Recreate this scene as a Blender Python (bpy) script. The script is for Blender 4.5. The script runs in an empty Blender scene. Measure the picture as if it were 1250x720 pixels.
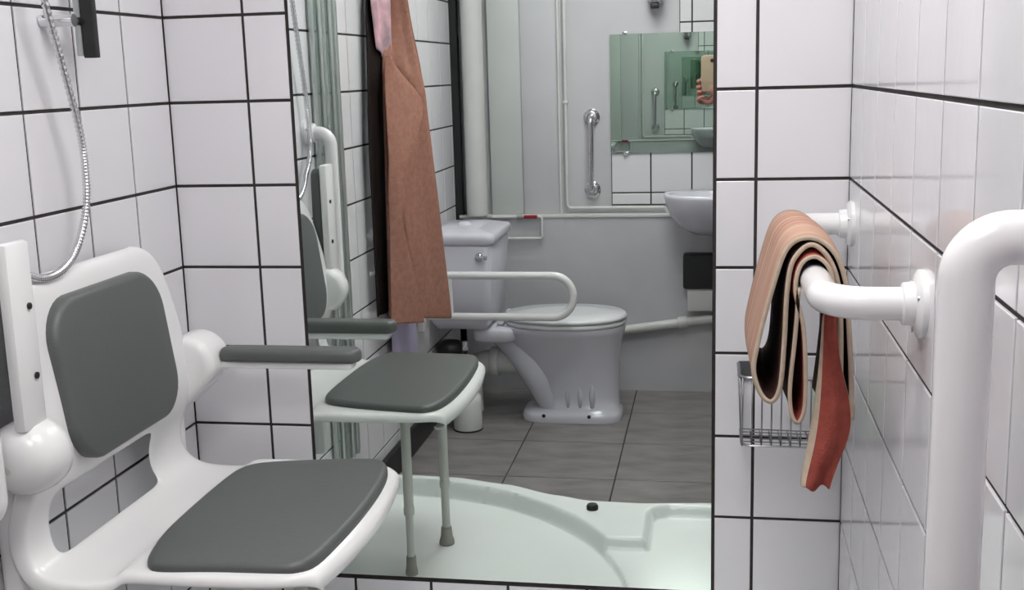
import bpy, bmesh, math, random
from mathutils import Vector, Matrix
random.seed(7)
S = bpy.context.scene
COL = S.collection
PI = math.pi

# ------------------------------------------------------------------ camera
YAW, PITCH, ROLL, FPX = -0.17757516, -0.19004023, -0.02860317, 1403.49
CAM = Vector((0.0, -2.36316, 1.437))
cy, sy, cp, sp = math.cos(YAW), math.sin(YAW), math.cos(PITCH), math.sin(PITCH)
fwd = Vector((sy*cp, cy*cp, sp)); right = Vector((cy, -sy, 0)); up = right.cross(fwd)
r2 = math.cos(ROLL)*right + math.sin(ROLL)*up
u2 = -math.sin(ROLL)*right + math.cos(ROLL)*up
cam = bpy.data.objects.new('camera', bpy.data.cameras.new('camera'))
cam.data.sensor_width = 36.0
cam.data.lens = 36.0*FPX/1250.0
cam.data.clip_start = 0.005
M = Matrix((( r2.x, u2.x, -fwd.x, CAM.x), (r2.y, u2.y, -fwd.y, CAM.y), (r2.z, u2.z, -fwd.z, CAM.z), (0, 0, 0, 1)))
cam.matrix_world = M
COL.objects.link(cam)
S.camera = cam

# ------------------------------------------------------------------ world, exposure, path depth
w = bpy.data.worlds.new('world'); S.world = w; w.use_nodes = True
w.node_tree.nodes['Background'].inputs[0].default_value = (0.9, 0.93, 1, 1)
w.node_tree.nodes['Background'].inputs[1].default_value = 0.2
S.view_settings.view_transform = 'Standard'
S.view_settings.look = 'None'
S.view_settings.gamma = 1.0
S.view_settings.use_curve_mapping = False
S.view_settings.exposure = 0.0
S.cycles.max_bounces = 24
S.cycles.glossy_bounces = 14
S.cycles.diffuse_bounces = 6
S.cycles.use_denoising = True
LAMP = 16.0          # emission of the ceiling panels

# ------------------------------------------------------------------ materials
def mat(name, col, rough=.5, metal=0., spec=.5, coat=0., noise=None, bump=None, emit=None, trans=0.):
    m = bpy.data.materials.new(name); m.use_nodes = True
    nt = m.node_tree; b = nt.nodes['Principled BSDF']
    b.inputs['Base Color'].default_value = (*col, 1)
    b.inputs['Roughness'].default_value = rough
    b.inputs['Metallic'].default_value = metal
    b.inputs['Specular IOR Level'].default_value = spec
    b.inputs['Coat Weight'].default_value = coat
    b.inputs['Transmission Weight'].default_value = trans
    if noise or bump:
        tc = nt.nodes.new('ShaderNodeTexCoord')
    if noise:
        sc, amt, col2 = noise[:3]
        mp = nt.nodes.new('ShaderNodeMapping'); nt.links.new(tc.outputs['Object'], mp.inputs[0])
        if len(noise) > 3: mp.inputs['Scale'].default_value = noise[3]
        n = nt.nodes.new('ShaderNodeTexNoise'); n.inputs['Scale'].default_value = sc; n.inputs['Detail'].default_value = 6
        nt.links.new(mp.outputs[0], n.inputs['Vector'])
        r = nt.nodes.new('ShaderNodeMapRange'); r.inputs[1].default_value = .35; r.inputs[2].default_value = .65
        r.inputs[4].default_value = amt
        nt.links.new(n.outputs['Fac'], r.inputs[0])
        mx = nt.nodes.new('ShaderNodeMix'); mx.data_type = 'RGBA'
        mx.inputs[6].default_value = (*col, 1); mx.inputs[7].default_value = (*col2, 1)
        nt.links.new(r.outputs[0], mx.inputs[0]); nt.links.new(mx.outputs[2], b.inputs['Base Color'])
    if bump:
        n2 = nt.nodes.new('ShaderNodeTexNoise'); n2.inputs['Scale'].default_value = bump[0]; n2.inputs['Detail'].default_value = 4
        nt.links.new(tc.outputs['Object'], n2.inputs['Vector'])
        bp = nt.nodes.new('ShaderNodeBump'); bp.inputs['Strength'].default_value = bump[1]; bp.inputs['Distance'].default_value = bump[2]
        nt.links.new(n2.outputs['Fac'], bp.inputs['Height']); nt.links.new(bp.outputs[0], b.inputs['Normal'])
    if emit:
        b.inputs['Emission Color'].default_value = (*emit[0], 1); b.inputs['Emission Strength'].default_value = emit[1]
    return m

GLAZE = mat('white_glazed_tile', (.74, .73, .76), .10, noise=(3, .5, (.71, .70, .73)), bump=(5, .12, .01))
GROUT = mat('dark_grout', (.028, .022, .022), .9, noise=(40, .6, (.05, .04, .038)))
PAINT = mat('white_wall_paint', (.56, .555, .58), .55, noise=(4, .6, (.51, .51, .53)), bump=(60, .15, .002))
PAINT2 = mat('grey_white_panel_paint', (.54, .56, .55), .45, noise=(5, .5, (.50, .52, .51)))
PAINT3 = mat('grey_lower_wall_paint', (.54, .53, .56), .5, noise=(4, .7, (.47, .465, .49)), bump=(50, .2, .002))
CEIL = mat('ceiling_white', (.8, .8, .8), .8, noise=(6, .4, (.76, .76, .76)))
MIRROR = mat('silvered_mirror', (.82, .868, .836), 0.0, 1.0, noise=(2, .5, (.80, .862, .826)))
MIRROR2 = mat('greenish_silvered_mirror', (.70, .79, .725), 0.0, 1.0, noise=(2, .5, (.69, .785, .72)))
FLOORT = mat('grey_stone_floor_tile', (.27, .25, .248), .42, noise=(5, 1.0, (.17, .157, .157), (1, 2.6, 1)), bump=(25, .2, .004))
JOINT = mat('dark_floor_joint', (.05, .048, .047), .8, noise=(30, .5, (.07, .065, .06)))
ACRYL = mat('white_acrylic_tray', (.84, .88, .865), .16, noise=(4, .4, (.79, .83, .81)))
PLAST = mat('white_moulded_plastic', (.80, .80, .80), .22, noise=(6, .4, (.77, .77, .77)))
ENAMEL = mat('white_enamelled_steel', (.80, .79, .80), .18, noise=(7, .4, (.77, .76, .78)))
PADM = mat('grey_foam_pad', (.092, .101, .099), .46, noise=(60, .5, (.112, .121, .118), (1, 7, 7)), bump=(180, .25, .001))
LEGM = mat('pale_grey_coated_leg', (.60, .60, .57), .35, noise=(12, .5, (.54, .54, .50)))
RUBBER = mat('grey_rubber', (.33, .32, .30), .7, noise=(20, .5, (.27, .26, .24)))
WIREM = mat('dull_grey_wire', (.30, .30, .31), .3, 1.0, noise=(15, .4, (.22, .22, .23)))
CHROME = mat('chrome', (.72, .72, .74), .12, 1.0, noise=(15, .4, (.6, .6, .62)))
STEEL = mat('brushed_aluminium', (.58, .62, .60), .3, 1.0, noise=(25, .5, (.45, .5, .48), (8, 8, .6)))
BLACK = mat('black_plastic', (.012, .012, .013), .45, noise=(20, .5, (.02, .02, .02)))
CERAM = mat('white_sanitary_ceramic', (.66, .65, .72), .10, noise=(4, .4, (.62, .61, .68)))
LID = mat('white_toilet_seat_plastic', (.72, .73, .75), .2, noise=(4, .4, (.69, .70, .72)))
PIPEW = mat('white_painted_pipe', (.64, .64, .63), .35, noise=(8, .5, (.57, .57, .56)))
RED = mat('red_plastic', (.35, .01, .02), .4, noise=(20, .4, (.28, .01, .02)))
TERRY = mat('salmon_terry_cloth', (.40, .205, .155), .95, spec=.1, noise=(55, .8, (.33, .155, .115)), bump=(320, .8, .004))
PEACH = mat('peach_terry_cloth', (.53, .37, .28), .95, spec=.1, noise=(9, .9, (.40, .20, .155), (.3, 6, .3)), bump=(320, .7, .003))
BRICK = mat('brick_red_terry_cloth', (.36, .085, .065), .95, spec=.1, noise=(40, .7, (.25, .055, .045)), bump=(320, .7, .003))
SHADET = mat('shaded_inner_towel', (.075, .038, .032), .95, spec=.1, noise=(40, .7, (.05, .025, .02)), bump=(300, .6, .003))  # rail towel's inner faces, with the shade inside the folds put into the colour
HEM = mat('beige_hem', (.55, .45, .35), .9, spec=.1, noise=(60, .6, (.42, .33, .25)))
LILAC = mat('lilac_cloth', (.55, .50, .68), .8, spec=.2, noise=(10, .6, (.44, .40, .56)))
PINK = mat('pink_printed_cloth', (.70, .42, .47), .9, spec=.1, noise=(14, 1., (.30, .22, .25)))
BOTTLEG = mat('pale_green_plastic', (.50, .62, .52), .3, noise=(8, .5, (.42, .55, .45)))
GOLD = mat('gold_phone_back', (.48, .38, .27), .35, .3, noise=(9, .4, (.44, .34, .24)))
SKIN = mat('skin', (.42, .17, .13), .5, noise=(16, .6, (.34, .12, .10)))
REDSL = mat('dark_red_knit', (.26, .02, .035), .9, noise=(50, .7, (.16, .012, .022)))
TROUS = mat('navy_trousers', (.03, .035, .06), .9, noise=(50, .6, (.02, .025, .045)))
HAIR = mat('brown_hair', (.06, .035, .02), .6, noise=(40, .7, (.03, .018, .01), (1, 1, .2)))
SHOE = mat('black_shoe_leather', (.02, .02, .02), .4, noise=(20, .5, (.03, .03, .03)))
FROST = mat('clear_screen_panel', (.80, .88, .85), .05, noise=(6, .5, (.76, .85, .82), (6, 6, .4)), trans=.92)
LAMPM = mat('lamp_diffuser', (.9, .9, .9), .5, emit=((1.0, .985, .97), LAMP), noise=(3, .2, (.88, .88, .88)))
WOODD = mat('white_door_paint', (.62, .62, .6), .4, noise=(5, .4, (.58, .58, .56)))

# ------------------------------------------------------------------ helpers
def world_loc(o):
    p = o.location.copy()
    while o.parent: o = o.parent; p = p + o.location
    return p
def finish(name, bm, m, parent=None, smooth=True, loc=None, autosmooth=None):
    me = bpy.data.meshes.new(name)
    bmesh.ops.recalc_face_normals(bm, faces=bm.faces)
    bm.to_mesh(me); bm.free()
    for mm in (m if isinstance(m, (list, tuple)) else [m]): me.materials.append(mm)
    if smooth:
        me.polygons.foreach_set('use_smooth', [True]*len(me.polygons))
        if autosmooth: me.set_sharp_from_angle(angle=math.radians(autosmooth))
    o = bpy.data.objects.new(name, me); COL.objects.link(o)
    if parent:
        o.parent = parent
        o.location = -world_loc(parent)        # parts are modelled in world coordinates
    if loc: o.location = loc
    return o
def tag(o, label=None, cat=None, group=None, kind=None):
    for k, v in (('label', label), ('category', cat), ('group', group), ('kind', kind)):
        if v: o[k] = v
    return o
def thing(name, label, cat, loc, group=None):
    o = bpy.data.objects.new(name, None); COL.objects.link(o); o.location = loc
    o.empty_display_size = .05
    return tag(o, label, cat, group)
def add_box(bm, x0, x1, y0, y1, z0, z1, bev=0., seg=2):
    g = bmesh.ops.create_cube(bm, size=1.0)
    vs = g['verts']
    for v in vs:
        v.co = Vector((x0+(x1-x0)*(v.co.x+.5), y0+(y1-y0)*(v.co.y+.5), z0+(z1-z0)*(v.co.z+.5)))
    if bev > 0:
        es = list({e for v in vs for e in v.link_edges})
        bmesh.ops.bevel(bm, geom=es, offset=bev, segments=seg, profile=.5, affect='EDGES')
    return bm
def box(name, x0, x1, y0, y1, z0, z1, m, parent=None, bev=0., seg=2):
    return finish(name, add_box(bmesh.new(), x0, x1, y0, y1, z0, z1, bev, seg), m, parent, bev > 0, autosmooth=40)
def rounded_path(pts, rad, n=8):
    pts = [Vector(p) for p in pts]; out = [pts[0]]
    for i in range(1, len(pts)-1):
        a, b, c = pts[i-1], pts[i], pts[i+1]
        d1, d2 = (a-b).normalized(), (c-b).normalized()
        ang = d1.angle(d2)
        t = min(rad/math.tan(ang/2), (a-b).length*.49, (c-b).length*.49)
        r = t*math.tan(ang/2)
        ctr = b + (d1+d2).normalized()*(r/math.sin(ang/2))
        p1, p2 = b+d1*t, b+d2*t
        v1, v2 = p1-ctr, p2-ctr
        tot = v1.angle(v2); ax = v1.cross(v2).normalized()
        for k in range(n+1):
            out.append(ctr + Matrix.Rotation(tot*k/n, 3, ax) @ v1)
    out.append(pts[-1]); return out
def spline(pts, n=8, closed=False):
    P = [Vector(p) for p in pts]; out = []; L = len(P)
    for i in range(L if closed else L-1):
        if closed: p0, p1, p2, p3 = P[(i-1) % L], P[i], P[(i+1) % L], P[(i+2) % L]
        else: p0, p1, p2, p3 = P[max(i-1, 0)], P[i], P[i+1], P[min(i+2, L-1)]
        for k in range(n):
            t = k/n
            out.append(.5*((2*p1)+(-p0+p2)*t+(2*p0-5*p1+4*p2-p3)*t*t+(-p0+3*p1-3*p2+p3)*t**3))
    if not closed: out.append(P[-1])
    return out
def add_tube(bm, path, rad, n=12, cap=True, closed=False):
    path = [Vector(p) for p in path]; L = len(path); rings = []
    rr = rad if isinstance(rad, (list, tuple)) else [rad]*L
    t0 = (path[1]-path[0]).normalized()
    ref = Vector((0, 0, 1)) if abs(t0.z) < .9 else Vector((1, 0, 0))
    nrm = t0.cross(ref).normalized()
    for i in range(L):
        if closed: t = (path[(i+1) % L]-path[(i-1) % L]).normalized()
        else: t = (path[min(i+1, L-1)]-path[max(i-1, 0)]).normalized()
        nrm = (nrm - t*nrm.dot(t)).normalized(); b = t.cross(nrm)
        rings.append([bm.verts.new(path[i]+rr[i]*(math.cos(2*PI*k/n)*nrm+math.sin(2*PI*k/n)*b)) for k in range(n)])
    for i in range(L if closed else L-1):
        A, B = rings[i], rings[(i+1) % L]
        for k in range(n): bm.faces.new((A[k], A[(k+1) % n], B[(k+1) % n], B[k]))
    if cap and not closed:
        bm.faces.new(list(reversed(rings[0]))); bm.faces.new(rings[-1])
    return bm
def tube(name, path, rad, m, parent=None, n=12, closed=False):
    return finish(name, add_tube(bmesh.new(), path, rad, n, True, closed), m, parent, autosmooth=50)
def add_lathe(bm, prof, origin, axis=(0, 0, 1), n=24, sx=1., sy_=1.):
    ax = Vector(axis).normalized()
    a = ax.orthogonal().normalized() if abs(ax.z) < .9 else Vector((1, 0, 0)); b = ax.cross(a)
    o = Vector(origin); rings = []
    for r, h in prof:
        if r < 1e-6: rings.append([bm.verts.new(o+ax*h)])
        else: rings.append([bm.verts.new(o+ax*h+r*(sx*math.cos(2*PI*k/n)*a+sy_*math.sin(2*PI*k/n)*b)) for k in range(n)])
    for A, B in zip(rings, rings[1:]):
        for k in range(n):
            k2 = (k+1) % n
            if len(A) == 1 and len(B) == 1: continue
            if len(A) == 1: bm.faces.new((A[0], B[k], B[k2]))
            elif len(B) == 1: bm.faces.new((A[k], A[k2], B[0]))
            else: bm.faces.new((A[k], A[k2], B[k2], B[k]))
    if len(rings[0]) > 1: bm.faces.new(list(reversed(rings[0])))
    if len(rings[-1]) > 1: bm.faces.new(rings[-1])
    return bm
def lathe(name, prof, origin, m, parent=None, axis=(0, 0, 1), n=24, sx=1., sy_=1.):
    return finish(name, add_lathe(bmesh.new(), prof, origin, axis, n, sx, sy_), m, parent, autosmooth=50)
def inset(poly, d):
    L = len(poly); out = []
    area = sum(poly[i][0]*poly[(i+1) % L][1]-poly[(i+1) % L][0]*poly[i][1] for i in range(L))
    s = 1 if area > 0 else -1
    for i in range(L):
        ax, ay = poly[i-1][0], poly[i-1][1]; bx, by = poly[(i+1) % L][0], poly[(i+1) % L][1]
        tx, ty = bx-ax, by-ay; l = math.hypot(tx, ty) or 1
        out.append((poly[i][0]-s*ty/l*d, poly[i][1]+s*tx/l*d))
    return out
def add_slab(bm, outline, h0, h1, r, place, seg=4, rbot=None):
    """a rounded slab over a 2D outline, place(a,b,h) gives the point"""
    rb = r if rbot is None else rbot
    levels = [(rb, h0)]
    for k in range(seg+1):
        t = PI/2*k/seg; levels.append((rb*(1-math.sin(t)), h0+rb*(1-math.cos(t))))
    for k in range(seg+1):
        t = PI/2*k/seg; levels.append((r*(1-math.cos(t)), h1-r*(1-math.sin(t))))
    rings = []
    for d, h in levels[1:]:
        rings.append([bm.verts.new(place(a, b, h)) for a, b in inset(outline, d)])
    n = len(outline)
    for A, B in zip(rings, rings[1:]):
        for k in range(n): bm.faces.new((A[k], A[(k+1) % n], B[(k+1) % n], B[k]))
    bm.faces.new(list(reversed(rings[0]))); bm.faces.new(rings[-1])
    return bm
def slab(name, outline, h0, h1, r, place, m, parent=None, seg=4, rbot=None):
    return finish(name, add_slab(bmesh.new(), outline, h0, h1, r, place, seg, rbot), m, parent, autosmooth=45)
def add_ribbon(bm, path, ya, yb, th, wob=0., ny=6, skew=None):
    """cloth: an XZ path carried from y=ya to y=yb, with thickness"""
    path = [Vector((p[0], 0, p[1])) for p in path]; L = len(path); A = []; B = []
    for i in range(L):
        t = (path[min(i+1, L-1)]-path[max(i-1, 0)]).normalized(); nn = Vector((t.z, 0, -t.x))
        ra, rb = [], []
        for j in range(ny+1):
            f = j/ny; y = ya+(yb-ya)*f
            off = wob*math.sin(3.1*f+.35*i)*math.sin(PI*min(1, i/3))
            dz = skew(i/(L-1), f) if skew else Vector((0, 0, 0))
            c = path[i]+Vector((0, y, 0))+nn*off+dz
            ra.append(bm.verts.new(c+nn*th/2)); rb.append(bm.verts.new(c-nn*th/2))
        A.append(ra); B.append(rb)
    for i in range(L-1):
        for j in range(ny):
            bm.faces.new((A[i][j], A[i][j+1], A[i+1][j+1], A[i+1][j]))
            f = bm.faces.new((B[i][j], B[i+1][j], B[i+1][j+1], B[i][j+1])); f.material_index = 1
        for j in (0, ny):
            f = bm.faces.new((A[i][j], A[i+1][j], B[i+1][j], B[i][j])); f.material_index = 2
    for i in (0, L-1):
        for j in range(ny):
            f = bm.faces.new((A[i][j], A[i][j+1], B[i][j+1], B[i][j])); f.material_index = 2
    return bm

# ------------------------------------------------------------------ the setting
XL, XR, YF, ZC = -1.1672, 0.2649, -2.80, 2.45
XE, YP = 1.25, -1.56                      # entry wall, end of the partition
def struct(o): o['kind'] = 'structure'; return o
GAP, PROUD = .0065, .003
tile_cache = {}
def tile_mesh(wd, ht, m, th=PROUD, gap=GAP):
    key = (round(wd, 4), round(ht, 4), m.name)
    if key in tile_cache: return tile_cache[key]
    bm = bmesh.new(); a, b = (wd-gap)/2, (ht-gap)/2; c = min(.0012, a*.4, b*.4)
    r0 = [bm.verts.new((s*a, t*b, -.002)) for s, t in ((-1, -1), (1, -1), (1, 1), (-1, 1))]
    r1 = [bm.verts.new((s*a, t*b, th-.0007)) for s, t in ((-1, -1), (1, -1), (1, 1), (-1, 1))]
    r2_ = [bm.verts.new((s*(a-c), t*(b-c), th)) for s, t in ((-1, -1), (1, -1), (1, 1), (-1, 1))]
    for A, B in ((r0, r1), (r1, r2_)):
        for k in range(4): bm.faces.new((A[k], A[(k+1) % 4], B[(k+1) % 4], B[k]))
    bm.faces.new(r2_); bm.faces.new(list(reversed(r0)))
    bmesh.ops.recalc_face_normals(bm, faces=bm.faces)
    me = bpy.data.meshes.new('tile'); bm.to_mesh(me); bm.free(); me.materials.append(m)
    tile_cache[key] = me; return me
def put_tile(parent, ctr, ax, ay, wd, ht, m, name='tile', tilt=.0018, gap=GAP, th=PROUD):
    o = bpy.data.objects.new(name, tile_mesh(wd, ht, m, th, gap)); COL.objects.link(o)
    ax, ay = Vector(ax), Vector(ay); n = ax.cross(ay)
    R = Matrix((ax, ay, n)).transposed()
    R = R @ Matrix.Rotation(random.uniform(-tilt, tilt), 3, 'X') @ Matrix.Rotation(random.uniform(-tilt, tilt), 3, 'Y')
    o.matrix_world = Matrix.Translation(Vector(ctr)) @ R.to_4x4()
    o.parent = parent
    return o
ROWS = [0, .135, .315, .495, .675, .855, 1.035, 1.215, 1.395, 1.575, 1.755, 1.935, 2.115, 2.295, ZC]

floor = struct(box('floor', XL-.1, XE+.1, YF-.1, .1, -.10, -.006, JOINT))
ceiling = struct(box('ceiling', XL-.1, XE+.1, YF-.1, .1, ZC, ZC+.1, CEIL))
wall_front = struct(box('wall_front', XL-.1, XE+.1, 0, .1, -.006, ZC, GROUT))
wall_left = struct(box('wall_left', XL-.1, XL, YF-.1, 0, -.006, ZC, GROUT))
wall_right = struct(box('wall_right', XR, XR+.1, YP, 0, -.006, ZC, GROUT))
wall_passage = struct(box('wall_passage', XR+.1, XE, YP, YP+.1, -.006, ZC, PAINT))
wall_entry = struct(box('wall_entry', XE, XE+.1, YF-.1, YP+.1, -.006, ZC, PAINT))
wall_back = struct(box('wall_back', XL-.1, XE+.1, YF-.1, YF, -.006, ZC, PAINT))

# front wall tiles (none behind the mirror)
FJ = [XL, -.985, -.888, -.807, -.629, -.452, -.2745, -.097, -.0005, .0808, XR]
MX0, MX1, MZ0, MZ1 = -.888, -.0005, .3215, 1.935
cols_side = [(XL, -.985), (-.985, -.888), (-.0005, .0808), (.0808, XR)]
cols_full = [(XL, -.985), (-.985, -.807), (-.807, -.629), (-.629, -.452), (-.452, -.2745), (-.2745, -.097), (-.097, .0808), (.0808, XR)]
for z0, z1 in zip(ROWS, ROWS[1:]):
    if z1 <= .14: continue
    side = .31 < z0 < 1.93
    for x0, x1 in (cols_side if side else cols_full):
        put_tile(wall_front, ((x0+x1)/2, 0, (z0+z1)/2), (1, 0, 0), (0, 0, 1), x1-x0, z1-z0, GLAZE)
# left wall tiles
ys = [-.005, -.185]
while ys[-1] > YF+.19: ys.append(ys[-1]-.1815)
ys[-1] = YF+.07 if False else ys[-1]
ys.append(YF)
for y0, y1 in zip(ys, ys[1:]):
    if y0-y1 < .02: continue
    for z0, z1 in zip(ROWS, ROWS[1:]):
        put_tile(wall_left, (XL, (y0+y1)/2, (z0+z1)/2), (0, 1, 0), (0, 0, 1), y0-y1, z1-z0, GLAZE)
# right wall tiles
ys = [-.006, -.19]
while ys[-1] > YP+.2: ys.append(ys[-1]-.1865)
ys.append(YP)
for y0, y1 in zip(ys, ys[1:]):
    for z0, z1 in zip(ROWS, ROWS[1:]):
        put_tile(wall_right, (XR, (y0+y1)/2, (z0+z1)/2), (0, -1, 0), (0, 0, 1), y0-y1, z1-z0, GLAZE, tilt=.0008)
# splashback tiles on the back wall
bx = [-.4565, -.281, -.101, .0735, .251, .4285, .606]
bz = [.846, .9, 1.08, 1.26, 1.44, 1.635, 1.815, 1.98]
bm = add_box(bmesh.new(), bx[0], bx[-1], YF, YF+.006, bz[0], 1.59); add_box(bm, -.155, bx[-1], YF, YF+.006, 1.59, bz[-1])
splash = struct(finish('trim_1', bm, GROUT, None, False))
for x0, x1 in zip(bx, bx[1:]):
    for z0, z1 in zip(bz, bz[1:]):
        if z1 > 1.5 and x1 < -.2: continue
        if z1 > 1.5 and x0 < -.2: x0 = -.155
        put_tile(splash, ((x0+x1)/2, YF+.006, (z0+z1)/2), (-1, 0, 0), (0, 0, 1), x1-x0, z1-z0, GLAZE)
# floor tiles, 40 cm
fx = [XL, -1.145, -.745, -.348, .05, .45, .85, XE]
fy = [0, -.33, -.74, -1.15, -1.565, -1.975, -2.385, YF]
for x0, x1 in zip(fx, fx[1:]):
    for y1, y0 in zip(fy, fy[1:]):
        if x1-x0 < .03: continue
        if y0 > -1.0 and x0 > .2: continue
        put_tile(floor, ((x0+x1)/2, (y0+y1)/2, -.006), (1, 0, 0), (0, 1, 0), x1-x0, y1-y0, FLOORT, tilt=.0006, gap=.005, th=.006)
# boxed-out lower part of the back wall, its top ledge, pipe casing, dark skirting
trim_2 = struct(box('trim_2', XL+.01, XE, YF, YF+.055, 0, .796, PAINT3))
trim_3 = struct(box('trim_3', XL+.02, XE, YF, YF+.062, .796, .810, PIPEW, bev=.003))
trim_4 = struct(box('trim_4', -1.00, -.855, YF, YF+.03, .810, ZC, PAINT2, bev=.004))
trim_5 = struct(box('trim_5', -.855, -.672, YF, YF+.012, .810, ZC, PAINT, bev=.003))
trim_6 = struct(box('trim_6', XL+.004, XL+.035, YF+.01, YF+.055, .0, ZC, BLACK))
baseboard_left = struct(box('baseboard_left', XL+.005, XL+.028, -2.72, -1.03, 0, .10, BLACK, bev=.004))
door = struct(box('door_1', XE-.04, XE, -2.62, -1.75, 0, 2.02, WOODD, bev=.004))
tube('door_handle', rounded_path([(XE-.04, -1.83, 1.0), (XE-.09, -1.83, 1.0), (XE-.09, -1.95, 1.0)], .012), .009, CHROME, door)

# ------------------------------------------------------------------ ceiling lamps
for i, (x, y, s, lab) in enumerate(((-.16, -.86, .30, 'square white ceiling light panel above the shower'), (-.35, -1.95, .30, 'square white ceiling light panel near the toilet'))):
    t = thing('ceiling_light', lab, 'lamp', (x, y, ZC))
    bm = bmesh.new()
    for a in ((x-s, x+s, y-s, y-s+.02), (x-s, x+s, y+s-.02, y+s), (x-s, x-s+.02, y-s+.02, y+s-.02), (x+s-.02, x+s, y-s+.02, y+s-.02)):
        add_box(bm, *a, ZC-.03, ZC)
    finish('frame', bm, PLAST, t, False)
    box('diffuser', x-s+.02, x+s-.02, y-s+.02, y+s-.02, ZC-.022, ZC-.004, LAMPM, t)

# ------------------------------------------------------------------ big shower mirror
t = thing('wall_mirror', 'tall frameless mirror set into the white tiles of the shower wall', 'mirror', ((MX0+MX1)/2, 0, MZ0))
box('glass', MX0+.006, MX1-.004, -.0055, -.0008, MZ0+.003, MZ1-.004, MIRROR, t)

# ------------------------------------------------------------------ shower tray
def outer_y(x):
    P = [(-1.17, -.95), (-.94, -.955), (-.78, -.945), (-.615, -.90), (-.455, -.825), (-.35, -.79), (-.21, -.785), (-.007, -.805), (.27, -.83)]
    for (xa, ya), (xb, yb) in zip(P, P[1:]):
        if x <= xb:
            f = max(0, (x-xa)/(xb-xa)); f = f*f*(3-2*f)*.5+f*.5
            return ya+(yb-ya)*f
    return P[-1][1]
def sstep(a, b, x):
    t = min(1, max(0, (x-a)/(b-a))); return t*t*(3-2*t)
TZ = .172
def tray_h(x, y):
    yy = -y
    r = math.hypot(x+.95, yy-.15)
    if x < -.95: r = max(abs(yy-.15), 0)
    low1 = 1-sstep(.750, .769, r)                                 # quadrant basin
    # right-hand shallow basin with a rounded corner, open towards the quadrant basin
    q1, q2 = -.165+.05-x, yy-(.752-.05)
    d1 = math.hypot(max(q1, 0), max(q2, 0))-.05 if (q1 > 0 or q2 > 0) else -.05
    d2 = max(yy-.508, -.30-x)
    low2 = 1-sstep(0, .02, min(d1, d2))
    edge = sstep(.006, .03, x-(XL+.004))*sstep(.006, .03, (XR-.004)-x)*sstep(.006, .03, yy)
    h = .222
    h = min(h, .222-(.222-TZ)*low1*edge, .222-(.222-TZ-.016)*low2*edge)
    return h
tray = thing('shower_tray', 'white moulded shower tray with curved front edge under the chair', 'shower tray', (-.45, -.45, 0))
bm = bmesh.new(); NX, NY = 240, 150; G = []
for i in range(NX+1):
    x = XL+.006+(XR-XL-.012)*i/NX; yo = outer_y(x); rowv = []
    for j in range(NY+1):
        y = -.008+(yo+.008)*j/NY
        h = tray_h(x, y)
        e = (y-yo)
        if e < .012: h -= .012*(1-e/.012)**2
        rowv.append(bm.verts.new((x, y, h)))
    rowv.append(bm.verts.new((x, yo-.002, .19))); rowv.append(bm.verts.new((x, yo, .001)))
    G.append(rowv)
for i in range(NX):
    for j in range(NY+2): bm.faces.new((G[i][j], G[i+1][j], G[i+1][j+1], G[i][j+1]))
finish('basin', bm, ACRYL, tray, autosmooth=60)
lathe('drain_plug', [(.0, .0), (.0165, .0), (.0168, .010), (.014, .015), (.0, .017)], (-.337, -.715, .2215), BLACK, tray, n=20)

# ------------------------------------------------------------------ shower chair
YCH = -.452
chair = thing('shower_chair', 'white wall-mounted shower chair with grey seat and back pads, one armrest raised', 'chair', (-.9, YCH, TZ))
# moulded shell: rows along the section, columns across; (x, z, half width, lip direction x, z)
prof = [(-.650, .604, .200, 0, -1), (-.627, .606, .222, 0, -1), (-.609, .622, .236, 0, -1), (-.612, .640, .246, 0, -1), (-.635, .648, .262, 0, -1),
        (-.68, .649, .276, 0, -1), (-.76, .649, .285, 0, -1), (-.85, .649, .287, 0, -1), (-.930, .649, .286, 0, -1), (-.958, .648, .285, 0, -1),
        (-.966, .634, .284, 0, -1), (-1.02, .634, .282, 0, -1), (-1.062, .639, .280, -.3, -1), (-1.092, .652, .276, -.7, -.7),
        (-1.108, .676, .270, -1, -.2), (-1.113, .705, .268, -1, 0), (-1.110, .735, .268, -1, 0), (-1.098, .765, .270, -1, 0), (-1.084, .795, .272, -1, 0),
        (-1.080, .845, .274, -1, 0), (-1.087, .90, .272, -1, 0), (-1.098, .97, .266, -1, 0), (-1.108, 1.03, .256, -1, 0),
        (-1.115, 1.075, .240, -1, 0), (-1.119, 1.102, .214, -1, 0), (-1.124, 1.116, .186, -1, 0), (-1.140, 1.119, .170, -1, 0)]
ss = [-1, -.94, -.82, -.68, -.50, -.25, 0, .25, .50, .68, .82, .94, 1]
ss2 = [-1, -.95, -.87, -.76, -.55, -.32, -.12, .08, .28, .47, .68, .90, 1]      # columns beside the opening, which sits off centre
bm = bmesh.new(); G = []
for i, (x, z, hw, lx, lz) in enumerate(prof):
    wgt = sstep(9, 12, i)*(1-sstep(18, 22, i))
    L_ = Vector((lx, 0, lz)).normalized()*(.014 if i < 12 else .026) if i > 2 and i < len(prof)-1 else Vector((lx, 0, lz)).normalized()*.008
    row = []
    for s, s2 in zip(ss, ss2):
        bow = .022*s*s if i < 5 else 0
        sv = s+(s2-s)*wgt
        row.append(Vector((x-bow, YCH-.018*wgt+sv*(hw+.018*wgt), z)))
    row = [row[0]+L_+Vector((0, -.003, 0))] + row + [row[-1]+L_+Vector((0, .003, 0))]
    G.append([bm.verts.new(p) for p in row])
hole_rows = range(13, 17)
for i in range(len(prof)-1):
    for j in range(len(G[0])-1):
        if i in hole_rows and 4 <= j <= 9: continue
        bm.faces.new((G[i][j], G[i][j+1], G[i+1][j+1], G[i+1][j]))
bmesh.ops.delete(bm, geom=[v for v in bm.verts if not v.link_faces], context='VERTS')
shell = finish('shell', bm, PLAST, chair)
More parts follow.
